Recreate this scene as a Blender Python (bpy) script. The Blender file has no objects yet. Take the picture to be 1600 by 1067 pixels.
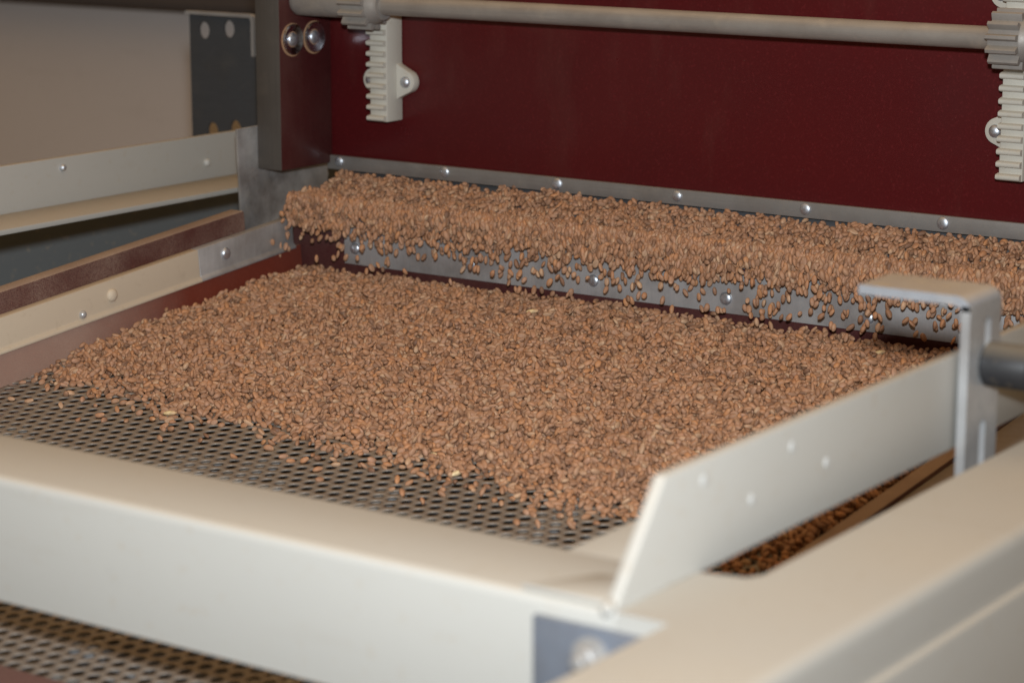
import bpy, bmesh, math, random
import numpy as np
from mathutils import Vector, Matrix

random.seed(4)
rng = np.random.default_rng(11)
scene = bpy.context.scene
COL = scene.collection

# ------------------------------------------------------------------ camera, light, exposure
CAM_H = 1.30                                   # lens height above the shop floor
O = Vector((0, 0, CAM_H))                      # every coordinate below is measured from the lens
R_ = Vector((0.82168448, 0.56994035, 0.00161625))
U_ = Vector((-0.12079159, 0.17137275, 0.97777338))
F_ = Vector((-0.55699552, 0.80361644, -0.20965832))
cam_d = bpy.data.cameras.new('camera')
cam = bpy.data.objects.new('camera', cam_d)
COL.objects.link(cam)
m = Matrix.Identity(4)
for i in range(3):
    m[i][0], m[i][1], m[i][2], m[i][3] = R_[i], U_[i], -F_[i], O[i]
cam.matrix_world = m
cam_d.sensor_width = 23.5
cam_d.lens = 55.0
cam_d.clip_start = 0.02
cam_d.clip_end = 50
cam_d.dof.use_dof = True
cam_d.dof.focus_distance = 1.40
cam_d.dof.aperture_fstop = 6.3
cam_d.dof.aperture_blades = 7
scene.camera = cam

world = bpy.data.worlds.new('World')
scene.world = world
world.use_nodes = True
bg = world.node_tree.nodes['Background']
# the hall: warm tungsten light from the ceiling, little from the sides
wt = world.node_tree
w_tc = wt.nodes.new('ShaderNodeTexCoord')
w_sp = wt.nodes.new('ShaderNodeSeparateXYZ')
w_mr = wt.nodes.new('ShaderNodeMapRange')
w_mr.inputs['From Min'].default_value = 0.25
w_mr.inputs['From Max'].default_value = 0.85
w_mr.inputs['To Min'].default_value = 0.075
w_mr.inputs['To Max'].default_value = 0.64
wt.links.new(w_tc.outputs['Generated'], w_sp.inputs[0])
wt.links.new(w_sp.outputs['Z'], w_mr.inputs['Value'])
wt.links.new(w_mr.outputs['Result'], bg.inputs['Strength'])
bg.inputs['Color'].default_value = (1.0, 0.63, 0.30, 1)

fl_d = bpy.data.lights.new('camera_flash', 'SPOT')           # the flash above the lens
fl_d.energy = 69
fl_d.color = (0.89, 0.955, 1.0)
fl_d.shadow_soft_size = 0.022
fl_d.spot_size = math.radians(78)
fl_d.spot_blend = 1.0
fl = bpy.data.objects.new('camera_flash', fl_d)
COL.objects.link(fl)
fl.location = O + U_ * 0.082 - F_ * 0.01
aim = (F_ + U_ * 0.13 - R_ * 0.09).normalized()
fl.rotation_euler = aim.to_track_quat('-Z', 'Y').to_euler()

scene.view_settings.view_transform = 'Standard'
scene.view_settings.look = 'None'
scene.view_settings.exposure = 0.06
scene.view_settings.gamma = 1.0

# ------------------------------------------------------------------ materials
def new_mat(name):
    mt = bpy.data.materials.new(name)
    mt.use_nodes = True
    nt = mt.node_tree
    return mt, nt, nt.nodes['Principled BSDF']

def node(nt, t, **kw):
    n = nt.nodes.new(t)
    for k, v in kw.items():
        setattr(n, k, v)
    return n

def noise(nt, scale, detail=4, rough=0.6, vec=None, stretch=None):
    n = node(nt, 'ShaderNodeTexNoise')
    n.inputs['Scale'].default_value = scale
    n.inputs['Detail'].default_value = detail
    n.inputs['Roughness'].default_value = rough
    if vec is None:
        g = node(nt, 'ShaderNodeNewGeometry')
        vec = g.outputs['Position']
    if stretch:
        mp = node(nt, 'ShaderNodeMapping')
        mp.inputs['Scale'].default_value = stretch
        nt.links.new(vec, mp.inputs['Vector'])
        vec = mp.outputs['Vector']
    nt.links.new(vec, n.inputs['Vector'])
    return n.outputs['Fac']

def remap(nt, fac, a, b, lo=0.0, hi=1.0):
    n = node(nt, 'ShaderNodeMapRange')
    n.inputs['From Min'].default_value = a
    n.inputs['From Max'].default_value = b
    n.inputs['To Min'].default_value = lo
    n.inputs['To Max'].default_value = hi
    nt.links.new(fac, n.inputs['Value'])
    return n.outputs['Result']

def mix(nt, fac, a, b):
    n = node(nt, 'ShaderNodeMix', data_type='RGBA')
    if isinstance(fac, (int, float)):
        n.inputs['Factor'].default_value = fac
    else:
        nt.links.new(fac, n.inputs['Factor'])
    for s, v in (('A', a), ('B', b)):
        sock = [i for i in n.inputs if i.name == s and i.type == 'RGBA'][0]
        if isinstance(v, tuple):
            sock.default_value = (*v, 1)
        else:
            nt.links.new(v, sock)
    return [o for o in n.outputs if o.type == 'RGBA'][0]

def math_n(nt, op, a, b):
    n = node(nt, 'ShaderNodeMath', operation=op)
    n.use_clamp = True
    for i, v in enumerate((a, b)):
        if isinstance(v, (int, float)):
            n.inputs[i].default_value = v
        else:
            nt.links.new(v, n.inputs[i])
    return n.outputs[0]

def up_facing(nt, lo=0.4, hi=0.95):
    g = node(nt, 'ShaderNodeNewGeometry')
    s = node(nt, 'ShaderNodeSeparateXYZ')
    nt.links.new(g.outputs['Normal'], s.inputs[0])
    return remap(nt, s.outputs['Z'], lo, hi)

def bump(nt, b, fac, strength, dist=0.001):
    n = node(nt, 'ShaderNodeBump')
    n.inputs['Strength'].default_value = strength
    n.inputs['Distance'].default_value = dist
    nt.links.new(fac, n.inputs['Height'])
    nt.links.new(n.outputs['Normal'], b.inputs['Normal'])

DUST_WARM_LIGHT = (0.55, 0.45, 0.32)

def painted(name, base, dust=0.5, rough=0.42, spec=0.4):
    """enamel; what faces up is tinted tan for grain dust and warm overhead light"""
    mt, nt, b = new_mat(name)
    big = remap(nt, noise(nt, 9, 5), 0.3, 0.75)
    speck = remap(nt, noise(nt, 160, 3), 0.60, 0.74)
    scuff = remap(nt, noise(nt, 38, 5, 0.7), 0.62, 0.80)
    c = mix(nt, remap(nt, big, 0, 1, 0, 0.22), base, tuple(x * 0.86 for x in base))
    c = mix(nt, math_n(nt, 'MULTIPLY', scuff, 0.22), c, tuple(x * 0.6 for x in base))
    rub = remap(nt, noise(nt, 5, 6, 0.7, stretch=(1, 6, 14)), 0.60, 0.72)
    c = mix(nt, math_n(nt, 'MULTIPLY', rub, 0.14), c, (0.30, 0.25, 0.19))
    up = up_facing(nt)
    d = math_n(nt, 'MULTIPLY', up, remap(nt, big, 0, 1, dust * 0.6, dust))
    c = mix(nt, d, c, DUST_WARM_LIGHT)  # tan painted on tops: settled dust plus the ceiling's warm light
    c = mix(nt, math_n(nt, 'MULTIPLY', speck, 0.22), c, (0.36, 0.27, 0.17))
    nt.links.new(c, b.inputs['Base Color'])
    r = remap(nt, d, 0, 0.6, rough, 0.8)
    nt.links.new(r, b.inputs['Roughness'])
    b.inputs['Specular IOR Level'].default_value = spec
    bump(nt, b, noise(nt, 420, 2), 0.12, 0.0004)
    return mt

def steel(name, base, metallic=0.55, rough=0.42, dust=0.25, stretch=(6, 6, 90), stain=(0.16, 0.13, 0.11), stained=0.45):
    mt, nt, b = new_mat(name)
    streak = noise(nt, 7, 6, 0.65, stretch=stretch)
    blot = remap(nt, noise(nt, 26, 5, 0.6), 0.42, 0.72)
    c = mix(nt, remap(nt, streak, 0.3, 0.7, 0, 0.5), base, tuple(x * 0.62 for x in base))
    c = mix(nt, math_n(nt, 'MULTIPLY', blot, stained), c, stain)
    d = math_n(nt, 'MULTIPLY', up_facing(nt), dust)
    d = math_n(nt, 'ADD', d, math_n(nt, 'MULTIPLY', remap(nt, noise(nt, 60, 5), 0.55, 0.75), dust * 0.6))
    c = mix(nt, d, c, DUST_WARM_LIGHT)
    nt.links.new(c, b.inputs['Base Color'])
    nt.links.new(remap(nt, d, 0, 1, metallic, 0), b.inputs['Metallic'])
    nt.links.new(remap(nt, streak, 0.3, 0.7, rough - 0.08, rough + 0.12), b.inputs['Roughness'])
    return mt

def phenolic(name, base, dust=0.0, rough=0.28, spec=0.45, dust_from=None):
    """dark red film-faced board, optionally caked with pale dust"""
    mt, nt, b = new_mat(name)
    n1 = noise(nt, 14, 5)
    c = mix(nt, remap(nt, n1, 0.3, 0.7, 0, 0.5), base, tuple(x * 0.72 for x in base))
    c = mix(nt, math_n(nt, 'MULTIPLY', remap(nt, noise(nt, 520, 2), 0.55, 0.75), 0.35), c, tuple(x * 1.9 + 0.004 for x in base))
    speck = remap(nt, noise(nt, 900, 1), 0.74, 0.80)
    c = mix(nt, math_n(nt, 'MULTIPLY', speck, 0.30), c, (0.25, 0.17, 0.12))
    smear = remap(nt, noise(nt, 6, 6, 0.65, stretch=(3, 3, 0.8)), 0.50, 0.74)
    c = mix(nt, math_n(nt, 'MULTIPLY', smear, 0.10), c, (0.22, 0.13, 0.10))
    d = None
    if dust:
        cl = remap(nt, noise(nt, 16, 5, 0.6), 0.28, 0.68)
        fine = remap(nt, noise(nt, 1400, 3), 0.30, 0.66)
        d = math_n(nt, 'MULTIPLY', math_n(nt, 'MULTIPLY', cl, fine), dust * 1.5)
        if dust_from:                               # the dust lies along part of the board only
            g = node(nt, 'ShaderNodeNewGeometry')
            s = node(nt, 'ShaderNodeSeparateXYZ')
            nt.links.new(g.outputs['Position'], s.inputs[0])
            wob = math_n(nt, 'MULTIPLY', noise(nt, 40, 4), 0.05)
            n = node(nt, 'ShaderNodeMath', operation='ADD')
            nt.links.new(s.outputs['Y'], n.inputs[0]); nt.links.new(wob, n.inputs[1])
            k = remap(nt, n.outputs[0], dust_from[0], dust_from[1], 1, 0)
            d = math_n(nt, 'MULTIPLY', math_n(nt, 'ADD', d, 0.45), k)
        d = math_n(nt, 'ADD', d, math_n(nt, 'MULTIPLY', up_facing(nt), min(0.5, dust * 1.5)))
        c = mix(nt, d, c, (0.44, 0.34, 0.27))
        nt.links.new(remap(nt, d, 0, 0.7, rough, 0.85), b.inputs['Roughness'])
    else:
        nt.links.new(remap(nt, n1, 0.3, 0.7, rough - 0.05, rough + 0.1), b.inputs['Roughness'])
    nt.links.new(c, b.inputs['Base Color'])
    b.inputs['Specular IOR Level'].default_value = spec
    bump(nt, b, noise(nt, 700, 2), 0.10, 0.0003)
    return mt

M = {}
M['cream'] = painted('cream_enamel', (0.425, 0.415, 0.385), 0.42)
M['cream_rack'] = painted('cream_rack_enamel', (0.50, 0.475, 0.415), 0.5, 0.45)
M['panel'] = phenolic('dark_red_panel', (0.080, 0.0075, 0.0088), 0, 0.32, 0.35)
M['post'] = phenolic('dark_red_post', (0.050, 0.0075, 0.0085), 0.05, 0.32, 0.4)
M['edge'] = steel('raw_board_edge', (0.075, 0.064, 0.054), 0.0, 0.65, 0.06, stretch=(60, 60, 1.5), stain=(0.045, 0.036, 0.030))
M['board'] = phenolic('red_brown_board', (0.068, 0.015, 0.014), 0.34, 0.35, 0.4)
M['board_in'] = phenolic('red_brown_inner_board', (0.17, 0.034, 0.020), 0.20, 0.45, 0.35, dust_from=(1.06, 1.17))
M['board_front'] = phenolic('plum_front_board', (0.125, 0.040, 0.042), 0.10, 0.4, 0.4)
M['drop'] = phenolic('drop_board_red', (0.062, 0.014, 0.015), 0.06, 0.28, 0.5)
M['rail'] = painted('dusty_cream_rail', (0.56, 0.47, 0.36), 0.6, 0.6, 0.3)
M['dust'] = painted('settled_dust', (0.36, 0.21, 0.12), 0.2, 0.9, 0.1)
M['strip'] = steel('dull_aluminium', (0.30, 0.285, 0.27), 0.45, 0.42, 0.18, stretch=(4, 4, 120))
M['plate'] = steel('brushed_drop_plate', (0.50, 0.49, 0.485), 0.4, 0.38, 0.16, stretch=(40, 40, 3), stained=0.6)
M['cheek'] = steel('stained_steel', (0.46, 0.45, 0.44), 0.5, 0.33, 0.3, stretch=(9, 9, 9), stain=(0.09, 0.07, 0.06), stained=0.85)
M['zinc'] = steel('zinc_plated', (0.56, 0.57, 0.58), 0.5, 0.33, 0.2, stretch=(20, 20, 20))
M['zinc_dusty'] = steel('dusty_zinc', (0.52, 0.55, 0.60), 0.5, 0.38, 0.75, stretch=(20, 20, 20))
M['galv'] = steel('galvanised_plate', (0.23, 0.26, 0.315), 0.4, 0.45, 0.05, stretch=(10, 10, 10))
M['dark_steel'] = steel('dark_bracket_steel', (0.075, 0.080, 0.088), 0.3, 0.45, 0.05, stretch=(8, 8, 30), stain=(0.07, 0.065, 0.06))
M['bracket_edge'] = steel('pale_bracket_edge', (0.36, 0.35, 0.34), 0.3, 0.5, 0.2, stretch=(8, 8, 8))
M['shaft'] = steel('dusty_shaft', (0.36, 0.325, 0.29), 0.4, 0.45, 0.35, stretch=(3, 60, 60))
M['cast'] = steel('grey_cast_pinion', (0.33, 0.305, 0.28), 0.35, 0.55, 0.3, stretch=(30, 30, 30))
M['sieve'] = steel('perforated_steel', (0.270, 0.235, 0.205), 0.3, 0.5, 0.06, stretch=(12, 12, 12), stain=(0.20, 0.165, 0.14))
M['rubber'] = painted('black_rubber', (0.022, 0.022, 0.024), 0.28, 0.5, 0.4)
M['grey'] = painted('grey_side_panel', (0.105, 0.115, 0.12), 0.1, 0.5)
M['tray'] = steel('lower_tray_steel', (0.27, 0.29, 0.33), 0.5, 0.42, 0.1, stretch=(20, 20, 20))
M['wall'] = painted('plain_wall', (0.66, 0.61, 0.59), 0.0, 0.85, 0.1)
M['wall_dark'] = painted('dark_wall_band', (0.10, 0.085, 0.08), 0.0, 0.8, 0.1)

mt, nt, b = new_mat('bright_screw')
b.inputs['Base Color'].default_value = (0.62, 0.66, 0.72, 1)
b.inputs['Metallic'].default_value = 0.9
nt.links.new(remap(nt, noise(nt, 300, 3), 0.3, 0.7, 0.30, 0.55), b.inputs['Roughness'])
M['screw'] = mt
mt, nt, b = new_mat('polished_cup')
b.inputs['Base Color'].default_value = (0.55, 0.58, 0.64, 1)
b.inputs['Metallic'].default_value = 1.0
nt.links.new(remap(nt, noise(nt, 250, 4), 0.3, 0.7, 0.10, 0.34), b.inputs['Roughness'])
M['chrome'] = mt
mt, nt, b = new_mat('painted_rivet')
nt.links.new(mix(nt, noise(nt, 200, 2), (0.45, 0.45, 0.43), (0.50, 0.51, 0.51)), b.inputs['Base Color'])
b.inputs['Roughness'].default_value = 0.3
M['rivet_paint'] = mt

def kernel_mat(name, cols, rough=0.58):
    mt, nt, b = new_mat(name)
    oi = node(nt, 'ShaderNodeObjectInfo')
    cr = node(nt, 'ShaderNodeValToRGB')
    el = cr.color_ramp.elements
    el[0].position, el[0].color = 0.0, (*cols[0], 1)
    el[1].position, el[1].color = 1.0, (*cols[-1], 1)
    for i, c in enumerate(cols[1:-1]):
        e = el.new((i + 1) / (len(cols) - 1)); e.color = (*c, 1)
    nt.links.new(oi.outputs['Random'], cr.inputs['Fac'])
    tc = node(nt, 'ShaderNodeTexCoord')
    n1 = noise(nt, 500, 3, 0.6, tc.outputs['Object'], (0.35, 1, 1))
    c = mix(nt, remap(nt, n1, 0.38, 0.62, 0, 0.55), cr.outputs['Color'], (0.21, 0.115, 0.066))
    n2 = noise(nt, 900, 2, 0.5, tc.outputs['Object'], (0.5, 1, 1))
    c = mix(nt, remap(nt, n2, 0.55, 0.75, 0, 0.32), c, (0.58, 0.36, 0.23))
    sp = node(nt, 'ShaderNodeSeparateXYZ')
    nt.links.new(tc.outputs['Object'], sp.inputs[0])
    germ = remap(nt, sp.outputs['X'], 0.0016, 0.0027, 0, 0.5)        # paler brush end
    c = mix(nt, germ, c, (0.62, 0.40, 0.24))
    nt.links.new(c, b.inputs['Base Color'])
    b.inputs['Roughness'].default_value = rough
    b.inputs['Specular IOR Level'].default_value = 0.28
    return mt

M['wheat'] = kernel_mat('wheat_skin', [(0.164, 0.088, 0.057), (0.299, 0.153, 0.087), (0.396, 0.203, 0.112), (0.434, 0.237, 0.140), (0.463, 0.218, 0.105), (0.434, 0.242, 0.150),
                                      (0.521, 0.244, 0.107), (0.463, 0.265, 0.172), (0.367, 0.198, 0.118), (0.492, 0.289, 0.174), (0.550, 0.364, 0.229)])
M['husk'] = kernel_mat('pale_husk', [(0.72, 0.56, 0.30), (0.80, 0.64, 0.38)])

# ------------------------------------------------------------------ builders
def link(o, parent=None):
    COL.objects.link(o)
    if parent is not None:
        o.parent = parent
    return o

def tag(o, label=None, cat=None, group=None, kind=None):
    for k, v in (('label', label), ('category', cat), ('group', group), ('kind', kind)):
        if v:
            o[k] = v
    return o

def thing(name, label, cat, base, rotx=0.0):
    e = bpy.data.objects.new(name, None)
    e.empty_display_size = 0.03
    e.location = O + Vector(base)
    e.rotation_euler = (rotx, 0, 0)
    e['base'] = tuple(base)
    link(e)
    tag(e, label, cat)
    return e

def root_base(parent):
    p = parent
    while p.parent is not None:
        p = p.parent
    return Vector(p['base'])

def finish(name, bm, mat, parent, local=False, smooth=None, mats=None):
    """one mesh object; lens-relative coordinates unless local"""
    if parent is not None and not local:
        bmesh.ops.translate(bm, vec=-root_base(parent), verts=bm.verts)
    elif parent is None:
        bmesh.ops.translate(bm, vec=O, verts=bm.verts)
    bmesh.ops.recalc_face_normals(bm, faces=bm.faces)
    me = bpy.data.meshes.new(name)
    bm.to_mesh(me); bm.free()
    me.materials.append(M[mat])
    for k in (mats or []):
        me.materials.append(M[k])
    if smooth is not None:
        me.polygons.foreach_set('use_smooth', [True] * len(me.polygons))
        me.set_sharp_from_angle(angle=math.radians(smooth))
    return link(bpy.data.objects.new(name, me), parent)

def box(bm, x0, x1, y0, y1, z0, z1, bev=0.0, seg=2):
    b2 = bmesh.new()
    v = [b2.verts.new((x, y, z)) for x in (x0, x1) for y in (y0, y1) for z in (z0, z1)]
    for f in ((0, 1, 3, 2), (4, 6, 7, 5), (0, 4, 5, 1), (2, 3, 7, 6), (0, 2, 6, 4), (1, 5, 7, 3)):
        b2.faces.new([v[i] for i in f])
    if bev:
        bmesh.ops.bevel(b2, geom=list(b2.edges), offset=bev, segments=seg, affect='EDGES', profile=0.5)
    merge(bm, b2)

def merge(bm, b2):
    t = bpy.data.meshes.new('t')
    b2.to_mesh(t); b2.free()
    bm.from_mesh(t)
    bpy.data.meshes.remove(t)

def prism(bm, prof, axis, a0, a1, bev=0.0):
    """closed 2D profile extruded along an axis; profile coords are the other two axes in order"""
    b2 = bmesh.new()
    def P(p, a):
        return {'x': (a, p[0], p[1]), 'y': (p[0], a, p[1]), 'z': (p[0], p[1], a)}[axis]
    A = [b2.verts.new(P(p, a0)) for p in prof]
    B = [b2.verts.new(P(p, a1)) for p in prof]
    n = len(prof)
    b2.faces.new(A); b2.faces.new(B[::-1])
    for i in range(n):
        b2.faces.new((A[i], A[(i + 1) % n], B[(i + 1) % n], B[i]))
    bmesh.ops.recalc_face_normals(b2, faces=b2.faces)
    if bev:
        bmesh.ops.bevel(b2, geom=list(b2.edges), offset=bev, segments=2, affect='EDGES', profile=0.5)
    merge(bm, b2)

def lathe(bm, prof, axis, centre, seg=24):
    """profile (radius, along) spun round an axis through centre"""
    b2 = bmesh.new()
    cx, cy, cz = centre
    rings = []
    for (r, a) in prof:
        ring = []
        for k in range(seg):
            t = 2 * math.pi * k / seg
            c, s = r * math.cos(t), r * math.sin(t)
            ring.append(b2.verts.new({'x': (cx + a, cy + c, cz + s), 'y': (cx + c, cy + a, cz + s), 'z': (cx + c, cy + s, cz + a)}[axis]))
        rings.append(ring)
    for i in range(len(rings) - 1):
        for k in range(seg):
            b2.faces.new((rings[i][k], rings[i][(k + 1) % seg], rings[i + 1][(k + 1) % seg], rings[i + 1][k]))
    b2.faces.new(rings[0]); b2.faces.new(rings[-1])
    merge(bm, b2)

def dome(bm, axis, centre, r, h, sign):
    pr = [(r, 0)] + [(r * math.cos(t), sign * (h * 0.15 + h * 0.85 * math.sin(t))) for t in (0, .35, .7, 1.05, 1.35)]
    lathe(bm, pr, axis, centre, 20)

def holed_plate(bm, outer, holes, axis, a0, a1):
    """flat plate with round or slotted holes, via a filled 2D curve"""
    cu = bpy.data.curves.new('c', 'CURVE'); cu.dimensions = '2D'; cu.fill_mode = 'BOTH'
    cu.extrude = abs(a1 - a0) / 2
    for loop in [outer] + holes:
        sp = cu.splines.new('POLY'); sp.points.add(len(loop) - 1); sp.use_cyclic_u = True
        for p, q in zip(sp.points, loop):
            p.co = (q[0], q[1], 0, 1)
    ob = bpy.data.objects.new('c', cu); COL.objects.link(ob)
    dg = bpy.context.evaluated_depsgraph_get()
    me = bpy.data.meshes.new_from_object(ob.evaluated_get(dg))
    mid = (a0 + a1) / 2
    co = np.empty(len(me.vertices) * 3); me.vertices.foreach_get('co', co); co = co.reshape(-1, 3)
    if axis == 'y':
        co = np.stack([co[:, 0], mid + co[:, 2], co[:, 1]], 1)
    elif axis == 'x':
        co = np.stack([mid + co[:, 2], co[:, 0], co[:, 1]], 1)
    else:
        co = np.stack([co[:, 0], co[:, 1], mid + co[:, 2]], 1)
    me.vertices.foreach_set('co', co.ravel())
    bm.from_mesh(me)
    bpy.data.objects.remove(ob); bpy.data.curves.remove(cu); bpy.data.meshes.remove(me)
    bmesh.ops.remove_doubles(bm, verts=bm.verts, dist=1e-6)

def ellipse(cx, cy, rx, ry, n=20):
    return [(cx + rx * math.cos(2 * math.pi * k / n), cy + ry * math.sin(2 * math.pi * k / n)) for k in range(n)]

def slot(cx, cy, r, half, n=8):
    a = [(cx + r * math.cos(t), cy + half + r * math.sin(t)) for t in np.linspace(0, math.pi, n)]
    return a + [(cx + r * math.cos(t), cy - half + r * math.sin(t)) for t in np.linspace(math.pi, 2 * math.pi, n)]

def B():
    return bmesh.new()

# ------------------------------------------------------------------ background
bm = B(); box(bm, -5.0, 0.6, 2.15, 2.20, -1.3, 1.2)
tag(finish('wall', bm, 'wall', None), kind='structure')
bm = B(); box(bm, -5.0, 0.6, 2.10, 2.147, -0.213, 0.12, 0.01)
wb = finish('wall_beam', bm, 'wall_dark', None)
tag(wb, 'dark blurred horizontal band on the beige wall behind the machine', 'beam')

# ------------------------------------------------------------------ sieve box (inclined)
P0 = Vector((0.0, 0.91427892, -0.32892331))
TH = math.radians(5.323)
SH = -0.005                                    # deck level in the box
SX0, SX1, SV0, SV1 = -1.050, -0.497, -0.236, 0.346
sieve = thing('sieve_box', 'inclined sieve box with perforated steel deck, red brown side boards and dusty rail', 'sieve', P0, TH)

def hex_sheet(x0, x1, v0, v1, pitch, rad, thick):
    """perforated sheet: one hexagonal cell per hole, staggered rows"""
    nx = int((x1 - x0) / pitch) + 2
    ny = int((v1 - v0) / (pitch * 0.866)) + 2
    c = np.array([(x0 + (i + 0.5 * (j % 2)) * pitch, v0 + j * pitch * 0.8660254) for j in range(ny) for i in range(nx)])
    K = 18
    corner = [(pitch / math.sqrt(3) * math.cos(math.pi / 6 + k * math.pi / 3), pitch / math.sqrt(3) * math.sin(math.pi / 6 + k * math.pi / 3)) for k in range(6)]
    outer = []
    for k in range(6):
        a, b_ = np.array(corner[k]), np.array(corner[(k + 1) % 6])
        outer += [a + (b_ - a) * t / 3 for t in range(3)]
    outer = np.array(outer)
    ang = np.arctan2(outer[:, 1], outer[:, 0])
    inner = np.stack([np.cos(ang), np.sin(ang)], 1) * rad
    tmpl = np.zeros((K * 4, 3))   # top face at SH
    tmpl[:K, :2] = outer; tmpl[K:2 * K, :2] = inner
    tmpl[2 * K:3 * K, :2] = inner; tmpl[2 * K:3 * K, 2] = -thick
    tmpl[3 * K:, :2] = outer; tmpl[3 * K:, 2] = -thick
    f = []
    for k in range(K):
        q = (k + 1) % K
        f.append((k, q, K + q, K + k))
        f.append((K + k, K + q, 2 * K + q, 2 * K + k))
        f.append((2 * K + k, 2 * K + q, 3 * K + q, 3 * K + k))
    f = np.array(f)
    n = len(c)
    co = np.tile(tmpl, (n, 1, 1)); co[:, :, :2] += c[:, None, :]; co[:, :, 2] += SH
    fa = (f[None] + (np.arange(n) * K * 4)[:, None, None]).reshape(-1, 4)
    me = bpy.data.meshes.new('perforated_sheet')
    me.vertices.add(n * K * 4); me.vertices.foreach_set('co', co.ravel())
    me.loops.add(fa.size); me.loops.foreach_set('vertex_index', fa.ravel())
    me.polygons.add(len(fa)); me.polygons.foreach_set('loop_start', np.arange(len(fa)) * 4)
    me.update(calc_edges=True); me.validate()
    me.materials.append(M['sieve'])
    return me

link(bpy.data.objects.new('perforated_sheet', hex_sheet(SX0, SX1 + 0.004, SV0, SV1, 0.0090, 0.00295, 0.0008)), sieve)

# left side: tall outer board, inner low board, metal rail between
bm = B(); box(bm, -1.0672, -1.0552, SV0 - 0.02, 0.298, -0.045, 0.0495, 0.0012)
finish('side_board', bm, 'board', sieve, True, 40)
bm = B(); box(bm, -1.0550, -1.0480, SV0 - 0.02, 0.345, -0.040, 0.0160, 0.0006)
finish('inner_board', bm, 'board_in', sieve, True, 40)
# the rail: cream painted angle with its bare rear end piece
bm = B()
prism(bm, [(-1.0548, 0.0150), (-1.0462, 0.0150), (-1.0462, 0.0166), (-1.0482, 0.0186), (-1.0482, 0.0365), (-1.0548, 0.0365)], 'y', SV0 - 0.02, 0.2420, 0.0004)
rail = finish('rail', bm, 'rail', sieve, True, 40)
rail['label'] = 'dusty cream painted rail along the sieve side board'
bm = B()
prism(bm, [(-1.0548, 0.0150), (-1.0462, 0.0150), (-1.0462, 0.0166), (-1.0482, 0.0186), (-1.0482, 0.0365), (-1.0548, 0.0365)], 'y', 0.2423, 0.338, 0.0004)
rail2 = finish('rail_end', bm, 'plate', sieve, True, 40)
rail2['label'] = 'bare scuffed steel end of the side rail'
for (v, h, r, par, mt_) in ((0.160, 0.0268, 0.0042, rail, 'rail'), (0.133, 0.0212, 0.0026, rail, 'zinc'), (0.268, 0.0278, 0.0042, rail2, 'screw'), (-0.02, 0.0268, 0.0042, rail, 'rail')):
    bm = B(); dome(bm, 'x', (-1.0482, v, h), r, 0.0028, 1)
    finish('bolt', bm, mt_, par, True, 50)
# right side: low brown board and steel strip
bm = B(); box(bm, -0.4965, -0.4868, SV0 - 0.02, 0.40, -0.045, -0.0005, 0.001)
finish('side_board', bm, 'board', sieve, True, 40)
bm = B(); box(bm, -0.4866, -0.4560, SV0 - 0.02, 0.40, -0.016, -0.0025, 0.001)
finish('steel_strip', bm, 'strip', sieve, True, 40)
# front board over which the sieve tips out
bm = B(); box(bm, SX0 - 0.005, SX1, SV0 - 0.060, SV0 + 0.003, -0.045, -0.0030, 0.0015)
finish('front_board', bm, 'board_front', sieve, True, 40)
# what shows through the holes: zinc bars added to give bright glints, and a lower tray
for xa, xb, va, vb in ((-0.866, -0.838, -0.06, 0.024), (-0.826, -0.808, -0.06, 0.034), (-0.793, -0.783, -0.05, 0.012), (-1.000, -0.975, -0.06, 0.016), (-0.640, -0.622, -0.20, 0.060), (-0.735, -0.720, -0.20, 0.03), (-0.72, -0.60, -0.232, -0.224)):
    bm = B(); box(bm, xa, xb, va, vb, -0.030, -0.0064, 0.001)
    finish('glint_bar', bm, 'zinc', sieve, True, 40)
bm = B(); box(bm, SX0 + 0.003, SX1 - 0.003, SV0 + 0.005, 0.345, -0.046, -0.040)
finish('lower_tray', bm, 'tray', sieve, True)

# ------------------------------------------------------------------ cream machine frame
ZF = -0.2489
frame = thing('sieve_machine', 'cream painted angle iron frame standing around the sieve', 'machine', (-0.75, 0.63, ZF - 0.05))
def angle_y(name, xw, xi, y0, y1, h, t, slant=0.0, tf=0.0015):
    """web at xw rising h, flange reaching to xi at the foot; front edge may be cut on a slant"""
    s = 1 if xi < xw else -1
    b_ = B()
    # flange
    box(b_, min(xw - s * t, xi), max(xw - s * t, xi), y0 + (0.0485 if slant else 0), y1, ZF - tf, ZF, 0.0005)
    # web, slanted front end
    prism(b_, [(y0, ZF - tf), (y1, ZF - tf), (y1, ZF + h), (y0 + slant, ZF + h)], 'x', xw - s * t, xw, 0.0009)
    return finish(name, b_, 'cream', frame, smooth=40)

left_angle = angle_y('side_angle', -1.166, -1.115, 0.60, 1.37, 0.0315, 0.0045, 0.0, 0.0035)
for y_, z_, mm, rr in ((1.1440, 0.0245, 'screw', 0.0026), (1.2880, 0.0118, 'cream', 0.0030)):
    bm = B(); dome(bm, 'x', (-1.1615, y_, ZF + z_), rr, 0.003, 1)
    finish('screw', bm, mm, left_angle, smooth=50)
right_angle = angle_y('side_angle', -0.396, -0.4463, 0.6300, 0.975, 0.0385, 0.0048, 0.031)
for y_, z_ in ((0.6865, 0.0313), (0.7206, 0.0166), (0.7499, 0.0297), (0.7776, 0.0177)):
    bm = B(); dome(bm, 'x', (-0.396, y_, ZF + z_), 0.0021, 0.0007, 1)
    finish('rivet', bm, 'rivet_paint', right_angle, smooth=50)
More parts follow.
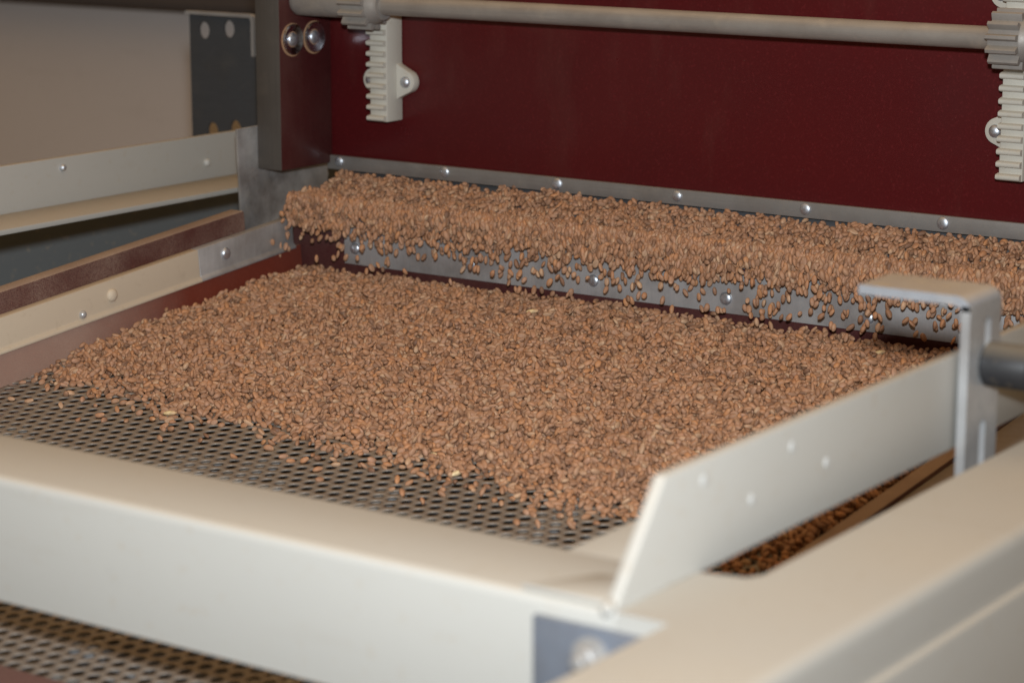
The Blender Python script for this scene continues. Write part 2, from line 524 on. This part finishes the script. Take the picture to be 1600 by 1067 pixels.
# front beam: 50 x 50 angle, web hanging down
bm = B()
prism(bm, [(0.6300, ZF - 0.0510), (0.6345, ZF - 0.0510), (0.6345, ZF - 0.0045), (0.6784, ZF - 0.0045), (0.6784, ZF), (0.6330, ZF), (0.6309, ZF - 0.0008), (0.6300, ZF - 0.0030)], 'x', -1.166, -0.3958, 0.0004)
fb = finish('front_beam', bm, 'cream', frame, smooth=40)
bm = B(); prism(bm, [(-0.4335, 0.6312), (-0.4012, 0.6312), (-0.4012, 0.6600), (-0.4180, 0.6560)], 'z', ZF + 0.0002, ZF + 0.0022, 0.0006)
finish('corner_cap', bm, 'cream', frame, smooth=40)
# corner: galvanised gusset with bolt and the weld at the foot of the web
bm = B(); box(bm, -0.4262, -0.3790, 0.6270, 0.6297, ZF - 0.0520, ZF - 0.0062, 0.0004)
gus = finish('corner_plate', bm, 'galv', frame, smooth=40)
gus['label'] = 'blue grey galvanised plate under the frame corner'
bm = B()
lathe(bm, [(0.0068, 0.0), (0.0068, -0.0012)], 'y', (-0.4030, 0.6270, ZF - 0.0160), 24)
lathe(bm, [(0.0048, -0.0012), (0.0048, -0.0050), (0.0040, -0.0056)], 'y', (-0.4030, 0.6270, ZF - 0.0160), 6)
lathe(bm, [(0.0026, -0.0056), (0.0026, -0.0085), (0.0020, -0.0092)], 'y', (-0.4030, 0.6270, ZF - 0.0160), 16)
finish('bolt', bm, 'bracket_edge', gus, smooth=40)
bm = B()
for k in range(7):
    lathe(bm, [(0.0008, -0.0028), (0.0021, -0.0018), (0.0025, 0), (0.0021, 0.0018), (0.0008, 0.0028)], 'y', (-0.3985 - 0.0005 * (k % 2), 0.6300 + k * 0.0032, ZF + 0.0004), 10)
finish('weld', bm, 'cream', frame, smooth=60)
# corner sheet closing the slot between web and outer beam
bm = B(); prism(bm, [(-0.3956, 0.6303), (-0.3752, 0.6303), (-0.3752, 0.6935), (-0.3790, 0.6870), (-0.3956, 0.6830)], 'z', ZF - 0.0070, ZF - 0.0004)
finish('corner_sheet', bm, 'cream', frame, smooth=40)
# outer beam on the right
bm = B()
prism(bm, [(-0.3750, ZF), (-0.3290, ZF), (-0.3262, ZF - 0.0009), (-0.3244, ZF - 0.0030), (-0.3240, ZF - 0.0055), (-0.3240, ZF - 0.0215),
           (-0.3218, ZF - 0.0222), (-0.3212, ZF - 0.0240), (-0.3212, ZF - 0.1500), (-0.3280, ZF - 0.1500), (-0.3280, ZF - 0.0050), (-0.3750, ZF - 0.0050)], 'y', 0.30, 1.36)
ob_ = finish('outer_beam', bm, 'cream', frame, smooth=35)
ob_['label'] = 'broad cream beam with a folded lip along its outer side'
bm = B(); dome(bm, 'x', (-0.3212, 0.640, ZF - 0.0365), 0.0020, 0.0012, 1)
finish('rivet', bm, 'rivet_paint', ob_, smooth=50)
bm = B(); box(bm, -0.3214, -0.3192, 0.655, 0.700, ZF - 0.066, ZF - 0.0445, 0.0008)
finish('label_plate', bm, 'rubber', ob_, smooth=40)

# grey machine side behind the left angle
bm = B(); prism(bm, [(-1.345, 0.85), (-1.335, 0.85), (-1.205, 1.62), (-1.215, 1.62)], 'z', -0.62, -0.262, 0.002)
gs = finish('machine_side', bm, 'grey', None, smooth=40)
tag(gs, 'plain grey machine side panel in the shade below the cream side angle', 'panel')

# ------------------------------------------------------------------ feed hopper: side post, cheek, pan, drop board
hop = thing('feed_hopper', 'feed hopper end with dark red post, steel cheek and grain drop board', 'hopper', (-0.78, 1.27, -0.297))
bm = B(); box(bm, -1.0830, -1.0615, 1.2535, 1.3088, -0.2313, 0.09, 0.0007)
post = finish('post', bm, 'post', hop, smooth=40, mats=['edge'])
for p in post.data.polygons:
    if p.normal.y < -0.7 or p.normal.z < -0.7:
        p.material_index = 1
for y_, z_ in ((1.2668, -0.1421), (1.2900, -0.1419)):
    bm = B()
    lathe(bm, [(0.0106, 0.0), (0.0106, 0.0016), (0.0099, 0.0021), (0.0088, 0.0018), (0.0045, 0.0003)], 'x', (-1.0615, y_, z_), 30)
    ws = finish('washer', bm, 'chrome', post, smooth=40)
    bm = B(); dome(bm, 'x', (-1.0611, y_, z_), 0.0048, 0.0022, 1)
    finish('screw', bm, 'screw', post, smooth=50)
    bm = B(); lathe(bm, [(0.0114, 0.0), (0.0114, 0.0005), (0.0104, 0.0006)], 'x', (-1.0615, y_, z_ - 0.0003), 30)
    finish('dust_ring', bm, 'dust', post, smooth=40)
bm = B(); prism(bm, [(1.2360, -0.2730), (1.3300, -0.2690), (1.3300, -0.2000), (1.2330, -0.2020)], 'x', -1.0852, -1.0832, 0.0003)
finish('cheek', bm, 'cheek', hop, smooth=40)
bm = B(); prism(bm, [(1.2525, -0.2612), (1.3400, -0.2314), (1.3400, -0.2284), (1.2525, -0.2582)], 'x', -1.0570, -0.3900, 0.0005)
finish('feed_pan', bm, 'tray', hop, smooth=40)
bm = B(); box(bm, -1.0580, -0.4500, 1.2580, 1.2740, -0.3012, -0.2600, 0.003, 3)
drop = finish('drop_board', bm, 'drop', hop, smooth=40)
bm = B(); box(bm, -1.0100, -0.4520, 1.2566, 1.2579, -0.2905, -0.2635, 0.0003)
dp = finish('drop_plate', bm, 'plate', drop, smooth=40)
for k in range(6):
    bm = B(); dome(bm, 'y', (-1.0005 + 0.0962 * k, 1.2566, -0.2795 - 0.0006 * k), 0.0040 + 0.0002 * (k % 2), 0.0020, -1)
    finish('rivet', bm, 'screw', dp, smooth=50)

# ------------------------------------------------------------------ slide gate: red panel, strip, two racks
gate = thing('slide_gate', 'dark red slide gate with riveted metal strip and two cream toothed racks', 'gate', (-0.75, 1.31, -0.2357))
bm = B(); box(bm, -1.0660, -0.3200, 1.3100, 1.3250, -0.2330, 0.09, 0.0006)
finish('gate_panel', bm, 'panel', gate, smooth=40)
bm = B(); box(bm, -1.0640, -0.3200, 1.3062, 1.3098, -0.2357, -0.2258, 0.0005)
st = finish('edge_strip', bm, 'strip', gate, smooth=40)
for k in range(8):
    bm = B(); dome(bm, 'y', (-1.0535 + 0.0921 * k, 1.3062, -0.2297 - 0.0001 * k), 0.0036 + 0.0002 * (k % 3), 0.0017, -1)
    finish('rivet', bm, 'screw', st, smooth=50)

TIP, ROOT = 1.2885, 1.2920
def rack(xc, zb):
    b_ = B(); box(b_, xc - 0.0074, xc + 0.0074, ROOT, 1.3098, zb, 0.03, 0.0010)
    rk = finish('toothed_rack', b_, 'cream_rack', gate, smooth=40)
    for k in range(15):
        z = zb + 0.0024 + 0.0073 * k
        j = rng.normal(0, 0.0001)
        b_ = B()
        prism(b_, [(ROOT + 0.001, z - 0.0023), (TIP + 0.0007, z - 0.0014 + j), (TIP + 0.0001, z - 0.0007 + j), (TIP, z + 0.0006 + j), (TIP + 0.0006, z + 0.0014 + j), (ROOT + 0.001, z + 0.0021)], 'x', xc - 0.0079, xc + 0.0068)
        finish('tooth', b_, 'cream_rack', rk, smooth=45)
    for zl in (zb + 0.0270, zb + 0.106):
        for s in (-1, 1):
            b_ = B()
            ex = xc + s * 0.0138
            pr = [(xc + s * 0.006, zl + 0.0135), (xc + s * 0.0085, zl + 0.0112)] + [(ex + s * 0.0080 * math.cos(t), zl + 0.0080 * math.sin(t)) for t in np.linspace(1.3, -1.3, 12)] + [(xc + s * 0.0085, zl - 0.0112), (xc + s * 0.006, zl - 0.0135)]
            prism(b_, pr, 'y', 1.3030, 1.3098, 0.0006)
            lg = finish('lug', b_, 'cream_rack', rk, smooth=40)
            b_ = B(); dome(b_, 'y', (ex + s * 0.0012, 1.3030, zl), 0.0040, 0.0030, -1)
            finish('screw', b_, 'screw', lg, smooth=50)
    return rk
rack(-1.0068, -0.1972)
rack(-0.5458, -0.1995)

# ------------------------------------------------------------------ pinion shaft
AX_Y, AX_Z = 1.2722, -0.1160
sh = thing('pinion_shaft', 'grey horizontal shaft with cast pinions turning on the racks', 'shaft', (-0.78, AX_Y, AX_Z))
bm = B(); lathe(bm, [(0.0066, -1.03), (0.0066, -0.33)], 'x', (0, AX_Y, AX_Z), 32)
finish('shaft_bar', bm, 'shaft', sh, smooth=40)
bm = B(); lathe(bm, [(0.0085, -1.0610), (0.0098, -1.0590), (0.0100, -1.0560), (0.0100, -1.0125)], 'x', (0, AX_Y, AX_Z), 32)
finish('sleeve', bm, 'cast', sh, smooth=40)
def pinion(x0, x1, hub1):
    N, ro, rr = 13, 0.0172, 0.0132
    pr = []
    for k in range(N):
        t = 2 * math.pi * (k + 0.25) / N
        d = 2 * math.pi / N
        for (q, r) in ((-0.30, rr), (-0.17, ro - 0.0006), (-0.11, ro), (0.11, ro), (0.17, ro - 0.0006), (0.30, rr)):
            pr.append((AX_Y + r * math.cos(t + q * d), AX_Z + r * math.sin(t + q * d)))
    b_ = B(); prism(b_, pr, 'x', x0, x1)
    g = finish('pinion', b_, 'cast', sh, smooth=30)
    b_ = B(); lathe(b_, [(0.0132, x1 - 0.001), (0.0132, x1 + 0.001), (0.0105, x1 + 0.005), (0.0100, hub1)], 'x', (0, AX_Y, AX_Z), 28)
    finish('hub', b_, 'cast', g, smooth=40)
pinion(-1.0130, -0.9930, -0.9855)
pinion(-0.5492, -0.5310, -0.5100)

# ------------------------------------------------------------------ bent steel bracket behind the post
bk = thing('mounting_bracket', 'dark bent steel bracket with round holes behind the red post', 'bracket', (-1.23, 1.395, -0.25))
K = 1.068
bm = B()
holed_plate(bm, [(-1.1900 * K, -0.2350 * K), (-1.1080 * K, -0.2350 * K), (-1.1080 * K, -0.1325 * K), (-1.1900 * K, -0.1325 * K)],
            [ellipse(x * K, z * K, 0.0054, 0.0066) for x, z in ((-1.1760, -0.1440), (-1.1522, -0.1420), (-1.1700, -0.2165), (-1.1480, -0.2135))], 'y', 1.3050 * K, 1.3050 * K + 0.002)
finish('back_plate', bm, 'dark_steel', bk, smooth=30)
bm = B()
t_ = 0.0022
pr = [(-1.1902, -0.1325), (-1.1902, -0.1325 + t_), (-1.1285, -0.1325 + t_), (-1.1262, -0.1325 + 0.3 * t_), (-1.1256, -0.1348), (-1.1256, -0.1600), (-1.1278, -0.1600), (-1.1278, -0.1355), (-1.1290, -0.1328)]
prism(bm, [(x * K, z * K) for x, z in pr], 'y', 1.3005 * K, 1.3049 * K)
finish('flange', bm, 'bracket_edge', bk, smooth=40)

# ------------------------------------------------------------------ clamp bracket on the right angle
cb = thing('clamp_bracket', 'bent zinc plated flat bar bracket with black rubber knob beside the cream beam', 'bracket', (-0.39, 0.905, ZF - 0.03))
T = 0.0040
zt = ZF + 0.0630
bm = B()
holed_plate(bm, [(0.8890, ZF - 0.035), (0.9205, ZF - 0.035), (0.9205, zt - 0.0040), (0.8890, zt - 0.0040)],
            [slot(0.9075, ZF + 0.0450, 0.0030, 0.0042), slot(0.9060, ZF - 0.006, 0.0030, 0.0120)], 'x', -0.3940, -0.3940 + T)
leg = finish('leg', bm, 'zinc', cb, smooth=30)
bm = B()
x1 = -0.3940 + T
pr = [(-0.4405, zt - T), (-0.3975, zt - T), (-0.3948, zt - T - 0.0008), (-0.3940, zt - T - 0.0022), (x1, zt - T - 0.0022)]
pr += [(x1 - 0.0062 + 0.0062 * math.cos(t), zt - 0.0062 + 0.0062 * math.sin(t)) for t in np.linspace(0.0, math.pi / 2, 7)]
pr += [(-0.4405, zt)]
prism(bm, pr, 'y', 0.8890, 0.9205)
finish('arm', bm, 'zinc_dusty', cb, smooth=40)
bm = B(); lathe(bm, [(0.0078, 0.0), (0.0094, 0.0012), (0.0094, 0.0190), (0.0088, 0.0200), (0.0088, 0.0215), (0.0094, 0.0225), (0.0094, 0.0420)], 'x', (x1, 0.9075, ZF + 0.0325), 32)
kb = finish('knob', bm, 'rubber', cb, smooth=40)

# ------------------------------------------------------------------ wheat
def kernel_mesh(name, a, b_, c, mat, seg=12, rings=8, crease=0.28, point=1.0):
    vs, fs = [], []
    vs.append((-a, 0, 0))
    for i in range(1, rings):
        t = math.pi * i / rings
        x = -a * math.cos(t)
        r = math.sin(t) ** point
        for k in range(seg):
            p = 2 * math.pi * k / seg
            y, z = math.cos(p), math.sin(p)
            dent = crease * math.exp(-((p - 1.5 * math.pi) / 0.42) ** 2)
            vs.append((x, b_ * r * y, c * r * z * (1 - dent) + (0.12 * c * r * (1 - (x / a) ** 2))))
    vs.append((a, 0, 0))
    for k in range(seg):
        fs.append((0, 1 + (k + 1) % seg, 1 + k))
    for i in range(rings - 2):
        for k in range(seg):
            p, q = 1 + i * seg, 1 + (i + 1) * seg
            fs.append((p + k, p + (k + 1) % seg, q + (k + 1) % seg, q + k))
    last = len(vs) - 1; p = 1 + (rings - 2) * seg
    for k in range(seg):
        fs.append((p + k, p + (k + 1) % seg, last))
    me = bpy.data.meshes.new(name)
    me.from_pydata(vs, [], fs)
    me.polygons.foreach_set('use_smooth', [True] * len(me.polygons))
    me.materials.append(M[mat])
    return me

KA, KB, KC = 0.00252, 0.00150, 0.00138
KMESH = kernel_mesh('wheat_kernel', KA, KB, KC, 'wheat', point=0.92)
HMESH = kernel_mesh('oat_husk', 0.0050, 0.0015, 0.0013, 'husk', crease=0.45, point=1.15)

def rot_from(xdir, roll):
    """rotation matrices (n,3,3) whose x axis is xdir, rolled about it"""
    x = xdir / np.linalg.norm(xdir, axis=1, keepdims=True)
    ref = np.tile(np.array([0, 0, 1.0]), (len(x), 1))
    ref[np.abs(x[:, 2]) > 0.95] = (0, 1, 0)
    y = np.cross(ref, x); y /= np.linalg.norm(y, axis=1, keepdims=True)
    z = np.cross(x, y)
    c, s = np.cos(roll)[:, None], np.sin(roll)[:, None]
    return np.stack([x, c * y + s * z, -s * y + c * z], 2)

def to_euler(R):
    return np.stack([np.arctan2(R[:, 2, 1], R[:, 2, 2]), -np.arcsin(np.clip(R[:, 2, 0], -1, 1)), np.arctan2(R[:, 1, 0], R[:, 0, 0])], 1)

def settle(xs, vs, floor, x0, v0, cell, lim, sink=0.0006, align=None, tries=5):
    """drop kernels one by one on a height field; returns positions, axes, rolls"""
    H = floor
    ny, nx = H.shape
    n = len(xs)
    pos = np.zeros((n, 3)); ax = np.zeros((n, 3))
    yaw = rng.uniform(0, math.pi, n) if align is None else align
    extra = rng.normal(0, 0.34, n)
    reach = int(KA / cell) + 1
    g = np.arange(-reach, reach + 1) * cell
    GX, GY = np.meshgrid(g, g)
    def place(x, v, yw, ex):
        ci = int((x - x0) / cell); cj = int((v - v0) / cell)
        a0, a1 = max(ci - reach, 0), min(ci + reach + 1, nx)
        b0, b1 = max(cj - reach, 0), min(cj + reach + 1, ny)
        if a1 - a0 < 3 or b1 - b0 < 3:
            return None
        gx = GX[b0 - cj + reach:b1 - cj + reach, a0 - ci + reach:a1 - ci + reach]
        gy = GY[b0 - cj + reach:b1 - cj + reach, a0 - ci + reach:a1 - ci + reach]
        c, s = math.cos(yw), math.sin(yw)
        u = (gx * c + gy * s) / KA
        w = (-gx * s + gy * c) / KB
        q = 1 - u * u - w * w
        msk = q > 0.04
        if not msk.any():
            return None
        hm = H[b0:b1, a0:a1][msk]; um = u[msk]
        front, back = hm[um > 0.3], hm[um < -0.3]
        pit = 0.0
        if len(front) and len(back):
            pit = math.atan2(front.mean() - back.mean(), 1.2 * KA)
        pit = max(-1.0, min(1.0, pit * 0.8 + ex))
        half = KC * np.sqrt(q[msk])
        tilt = um * KA * math.tan(pit) * 0.9
        z = float((hm + half - tilt).max()) - sink
        return z, (b0, b1, a0, a1), msk, hm, half, tilt, pit, c, s
    for i in range(n):
        best = None
        for k in range(tries):
            dx, dv = (0, 0) if k == 0 else rng.normal(0, 0.0030, 2)
            x, v = min(max(xs[i] + dx, lim[0]), lim[1]), min(max(vs[i] + dv, lim[2]), lim[3])
            r = place(x, v, yaw[i] + (0 if k == 0 else rng.normal(0, 0.5)), extra[i])
            if r and (best is None or r[0] < best[0][0]):
                best = (r, x, v)
        if best is None:
            continue
        (z, (b0, b1, a0, a1), msk, hm, half, tilt, pit, c, s), x, v = best
        H[b0:b1, a0:a1][msk] = np.maximum(hm, z + half + tilt)
        pos[i] = (x, v, z)
        ax[i] = (c * math.cos(pit), s * math.cos(pit), math.sin(pit))
    ok = np.abs(ax).sum(1) > 0
    return pos, ax, rng.uniform(0, 2 * math.pi, n), ok

# --- the bed on the sieve
EX = np.array([-1.05, -1.033, -0.917, -0.753, -0.62, -0.587, -0.497])
EV = np.array([0.093, 0.090, 0.072, 0.063, 0.047, 0.046, 0.022])
def edge_v(x):
    return np.interp(x, EX, EV) + 0.004 * np.sin(x * 71) + 0.003 * np.sin(x * 163 + 1) + 0.002 * np.sin(x * 391)
cell = 0.0007
NB = 39000
bx = rng.uniform(-1.0465, -0.4985, NB); bv = rng.uniform(0.01, 0.343, NB)
dist = bv - edge_v(bx)
keep = rng.uniform(0, 1, NB) < np.clip(0.16 + dist / 0.045, 0, 1) * (dist > 0)
bx, bv = bx[keep], bv[keep]
NL = 290
lx = rng.uniform(-1.045, -0.500, NL)
lv = edge_v(lx) - rng.exponential(0.0105, NL) + 0.002
# the strays drawn farther out by hand (photo)
sx = np.array([-1.028, -0.985, -0.958, -0.890, -0.868, -0.835, -0.800, -0.715, -0.700, -0.668, -0.640, -0.610, -0.555, -0.540, -0.520, -0.510])
sv = np.array([0.048, 0.042, 0.034, 0.027, 0.038, 0.022, 0.033, 0.024, 0.016, 0.021, 0.013, 0.020, 0.008, 0.018, 0.012, 0.024])
rx = rng.uniform(-0.540, -0.4985, 110); rv = rng.uniform(-0.030, 0.060, 110)     # strays along the right board
X_ = np.concatenate([bx, lx, sx, rx]); V_ = np.concatenate([bv, lv, sv, rv])
order = rng.permutation(len(X_)); X_, V_ = X_[order], V_[order]
floor = np.full((int(0.42 / cell), int(0.56 / cell)), SH)
pos, ax, roll, ok = settle(X_, V_, floor, -1.05, -0.06, cell, (-1.0465, -0.4985, -0.05, 0.3445), tries=5)
pos, ax, roll = pos[ok], ax[ok], roll[ok]
loose = (pos[:, 1] < edge_v(pos[:, 0]) + 0.0005)
ct, st_ = math.cos(TH), math.sin(TH)
RS = np.array([[1, 0, 0], [0, ct, -st_], [0, st_, ct]])
def s2w(p):
    return p @ RS.T + np.array(P0)
bed_p = s2w(pos); bed_R = RS[None] @ rot_from(ax, roll)

# --- the layer on the feed pan, running to the lip
NP_ = 5800
px = rng.uniform(-1.051, -0.455, NP_); py = rng.uniform(1.2455, 1.3075, NP_)
thin = np.where(py > 1.300, 0.75, 1.0)
k_ = rng.uniform(0, 1, NP_) < thin
px, py = px[k_], py[k_]
fx0, fy0 = -1.06, 1.240
fl_ = np.zeros((int(0.07 / cell), int(0.62 / cell)))
yy = fy0 + np.arange(fl_.shape[0]) * cell
fl_[:] = (-0.2580 - np.clip(1.2525 - yy, 0, 1) * 1.2 + np.clip(yy - 1.2525, 0, 1) * 0.3400)[:, None]
al = math.pi / 2 + rng.normal(0, 0.55, len(px))
pp, pa, pr_, ok = settle(px, py, fl_, fx0, fy0, cell, (-1.0510, -0.455, 1.2455, 1.3078), align=al)
pan_p, pan_R = pp[ok], rot_from(pa[ok], pr_[ok])

# --- the falling curtain
def curtain(n, dmin, scale, dmax, y0, ys):
    x = rng.uniform(-1.052, -0.456, n)
    d = dmin + rng.exponential(scale, n)
    lim = np.interp(x, [-1.05, -0.98, -0.78, -0.5], [0.62, 0.60, 0.95, 1.1]) * (1 + 0.25 * np.sin(x * 57) + 0.18 * np.sin(x * 131 + 2))
    d = dmin + (d - dmin) * lim
    keep = d < dmax
    x, d = x[keep], d[keep]
    u = np.abs(rng.normal(0.10, 0.06, len(x)))
    t = np.sqrt(2 * np.clip(d, 0, None) / 9.81)
    y = y0 - u * t - np.abs(rng.normal(0, ys, len(x)))
    z = -0.2482 - d
    dirs = np.stack([rng.normal(0, 0.42, len(x)), -0.15 + rng.normal(0, 0.35, len(x)), -np.ones(len(x))], 1)
    return np.stack([x, y, z], 1), dirs, rng.uniform(0, 6.28, len(x))
c1 = curtain(6400, -0.002, 0.0058, 0.024, 1.2535, 0.0024)
c2 = curtain(900, 0.010, 0.0140, 0.043, 1.2500, 0.0040)
# grains hopping over the lip, just above the layer
nh = 1500
hx = rng.uniform(-1.051, -0.456, nh); hy = 1.2490 + np.abs(rng.normal(0, 0.013, nh)); hy = np.clip(hy, 1.2490, 1.2980)
hz = fl_[((hy - fy0) / cell).astype(int), ((hx - fx0) / cell).astype(int)] + rng.uniform(-0.0008, 0.0016, nh)
hd = np.stack([rng.normal(0, 0.40, nh), -0.75 + rng.normal(0, 0.35, nh), -0.75 + rng.normal(0, 0.35, nh)], 1)
c3 = (np.stack([hx, hy, hz], 1), hd, rng.uniform(0, 6.28, nh))
cur_p = np.concatenate([c1[0], c2[0], c3[0]]); cur_R = rot_from(np.concatenate([c1[1], c2[1], c3[1]]), np.concatenate([c1[2], c2[2], c3[2]]))
# lowest kernels of the curtain are told apart one by one
# keep them clear of the plate and above the bed
low = np.zeros(len(cur_p), bool)
cand = np.where(cur_p[:, 2] < -0.2645)[0]
cand = cand[cur_p[cand, 0] < -0.50]
low[rng.permutation(cand)[:135]] = True

def kernel_object(name, me, p, R, s, label, cat, group):
    o = bpy.data.objects.new(name, me)
    M4 = Matrix([[*(R[i]), 0] for i in range(3)] + [[0, 0, 0, 1]])
    o.matrix_world = Matrix.Translation(O + Vector(p)) @ M4 @ Matrix.Diagonal((*s, 1))
    link(o)
    return tag(o, label, cat, group)

li = np.where(loose)[0]
li = li[np.argsort(pos[li, 1])][:150]
indiv = np.zeros(len(bed_p), bool); indiv[li] = True
first = None
for i in li:
    s = rng.normal(1, 0.10, 3)
    o = kernel_object('wheat_kernel', KMESH, bed_p[i], bed_R[i], s, 'brown wheat kernel lying loose at the thin front edge of the grain bed', 'kernel', 'loose wheat kernels on the bare sieve')
    first = first or o
for i in np.where(low)[0]:
    s = rng.normal(1, 0.10, 3)
    kernel_object('wheat_kernel', KMESH, cur_p[i], cur_R[i], s, 'brown wheat kernel falling in front of the steel drop plate', 'kernel', 'wheat kernels falling past the drop plate')

# pale husks among the brown kernels
def bed_top(x, v):
    return float(floor[int((v + 0.06) / cell), int((x + 1.05) / cell)])
HUSK = [(-0.825, 0.300, 0.5, 'short pale husk lying on the middle of the grain bed'),
        (-0.707, 0.056, 1.2, 'pale straw coloured husk at the front edge of the grain bed'),
        (-0.735, 0.074, 2.7, 'thin tan husk lying just inside the front edge of the grain bed'),
        (-0.911, 0.060, 0.4, 'long yellowish husk on the bare sieve before the grain bed'),
        (-0.595, 0.318, 0.9, 'pale husk on the grain bed below the bracket arm')]
for x, v, yw, lab in HUSK:
    z = bed_top(x, v) + 0.0016
    p = s2w(np.array([[x, v, z]]))[0]
    R = RS @ rot_from(np.array([[math.cos(yw), math.sin(yw), 0.05]]), np.array([0.4]))[0]
    kernel_object('oat_husk', HMESH, p, R, (0.8, 1.0, 1.0), lab, 'husk', None)

def grain_stuff(name, p, R, label):
    me = bpy.data.meshes.new(name)
    me.vertices.add(len(p)); me.vertices.foreach_set('co', (p + np.array(O)).astype(np.float32).ravel())
    a = me.attributes.new('turn', 'FLOAT_VECTOR', 'POINT'); a.data.foreach_set('vector', to_euler(R).astype(np.float32).ravel())
    s = np.clip(rng.normal(1, 0.13, (len(p), 3)), 0.6, 1.35).astype(np.float32)
    s *= rng.normal(1, 0.07, (len(p), 1)).astype(np.float32)
    a = me.attributes.new('size', 'FLOAT_VECTOR', 'POINT'); a.data.foreach_set('vector', s.ravel())
    o = link(bpy.data.objects.new(name, me))
    ng = bpy.data.node_groups.new(name, 'GeometryNodeTree')
    ng.interface.new_socket('Geometry', in_out='INPUT', socket_type='NodeSocketGeometry')
    ng.interface.new_socket('Geometry', in_out='OUTPUT', socket_type='NodeSocketGeometry')
    gi, go = ng.nodes.new('NodeGroupInput'), ng.nodes.new('NodeGroupOutput')
    ip = ng.nodes.new('GeometryNodeInstanceOnPoints')
    mp = ng.nodes.new('GeometryNodeMeshToPoints')
    oi = ng.nodes.new('GeometryNodeObjectInfo'); oi.transform_space = 'ORIGINAL'
    oi.inputs['Object'].default_value = first
    oi.inputs['As Instance'].default_value = False
    n1 = ng.nodes.new('GeometryNodeInputNamedAttribute'); n1.data_type = 'FLOAT_VECTOR'; n1.inputs['Name'].default_value = 'turn'
    n2 = ng.nodes.new('GeometryNodeInputNamedAttribute'); n2.data_type = 'FLOAT_VECTOR'; n2.inputs['Name'].default_value = 'size'
    e2r = ng.nodes.new('FunctionNodeEulerToRotation')
    L = ng.links.new
    L(gi.outputs[0], mp.inputs['Mesh']); L(mp.outputs[0], ip.inputs['Points'])
    L(oi.outputs['Geometry'], ip.inputs['Instance'])
    L(n1.outputs['Attribute'], e2r.inputs[0]); L(e2r.outputs[0], ip.inputs['Rotation'])
    L(n2.outputs['Attribute'], ip.inputs['Scale'])
    L(ip.outputs[0], go.inputs[0])
    md = o.modifiers.new('grains', 'NODES'); md.node_group = ng
    return tag(o, label, 'grain', kind='stuff')

grain_stuff('grain_bed', bed_p[~indiv], bed_R[~indiv], 'thick bed of brown wheat grain spread over the perforated sieve')
grain_stuff('grain_curtain', np.concatenate([pan_p, cur_p[~low]]), np.concatenate([pan_R, cur_R[~low]]), 'curtain of wheat grain pouring over the drop board below the red gate')
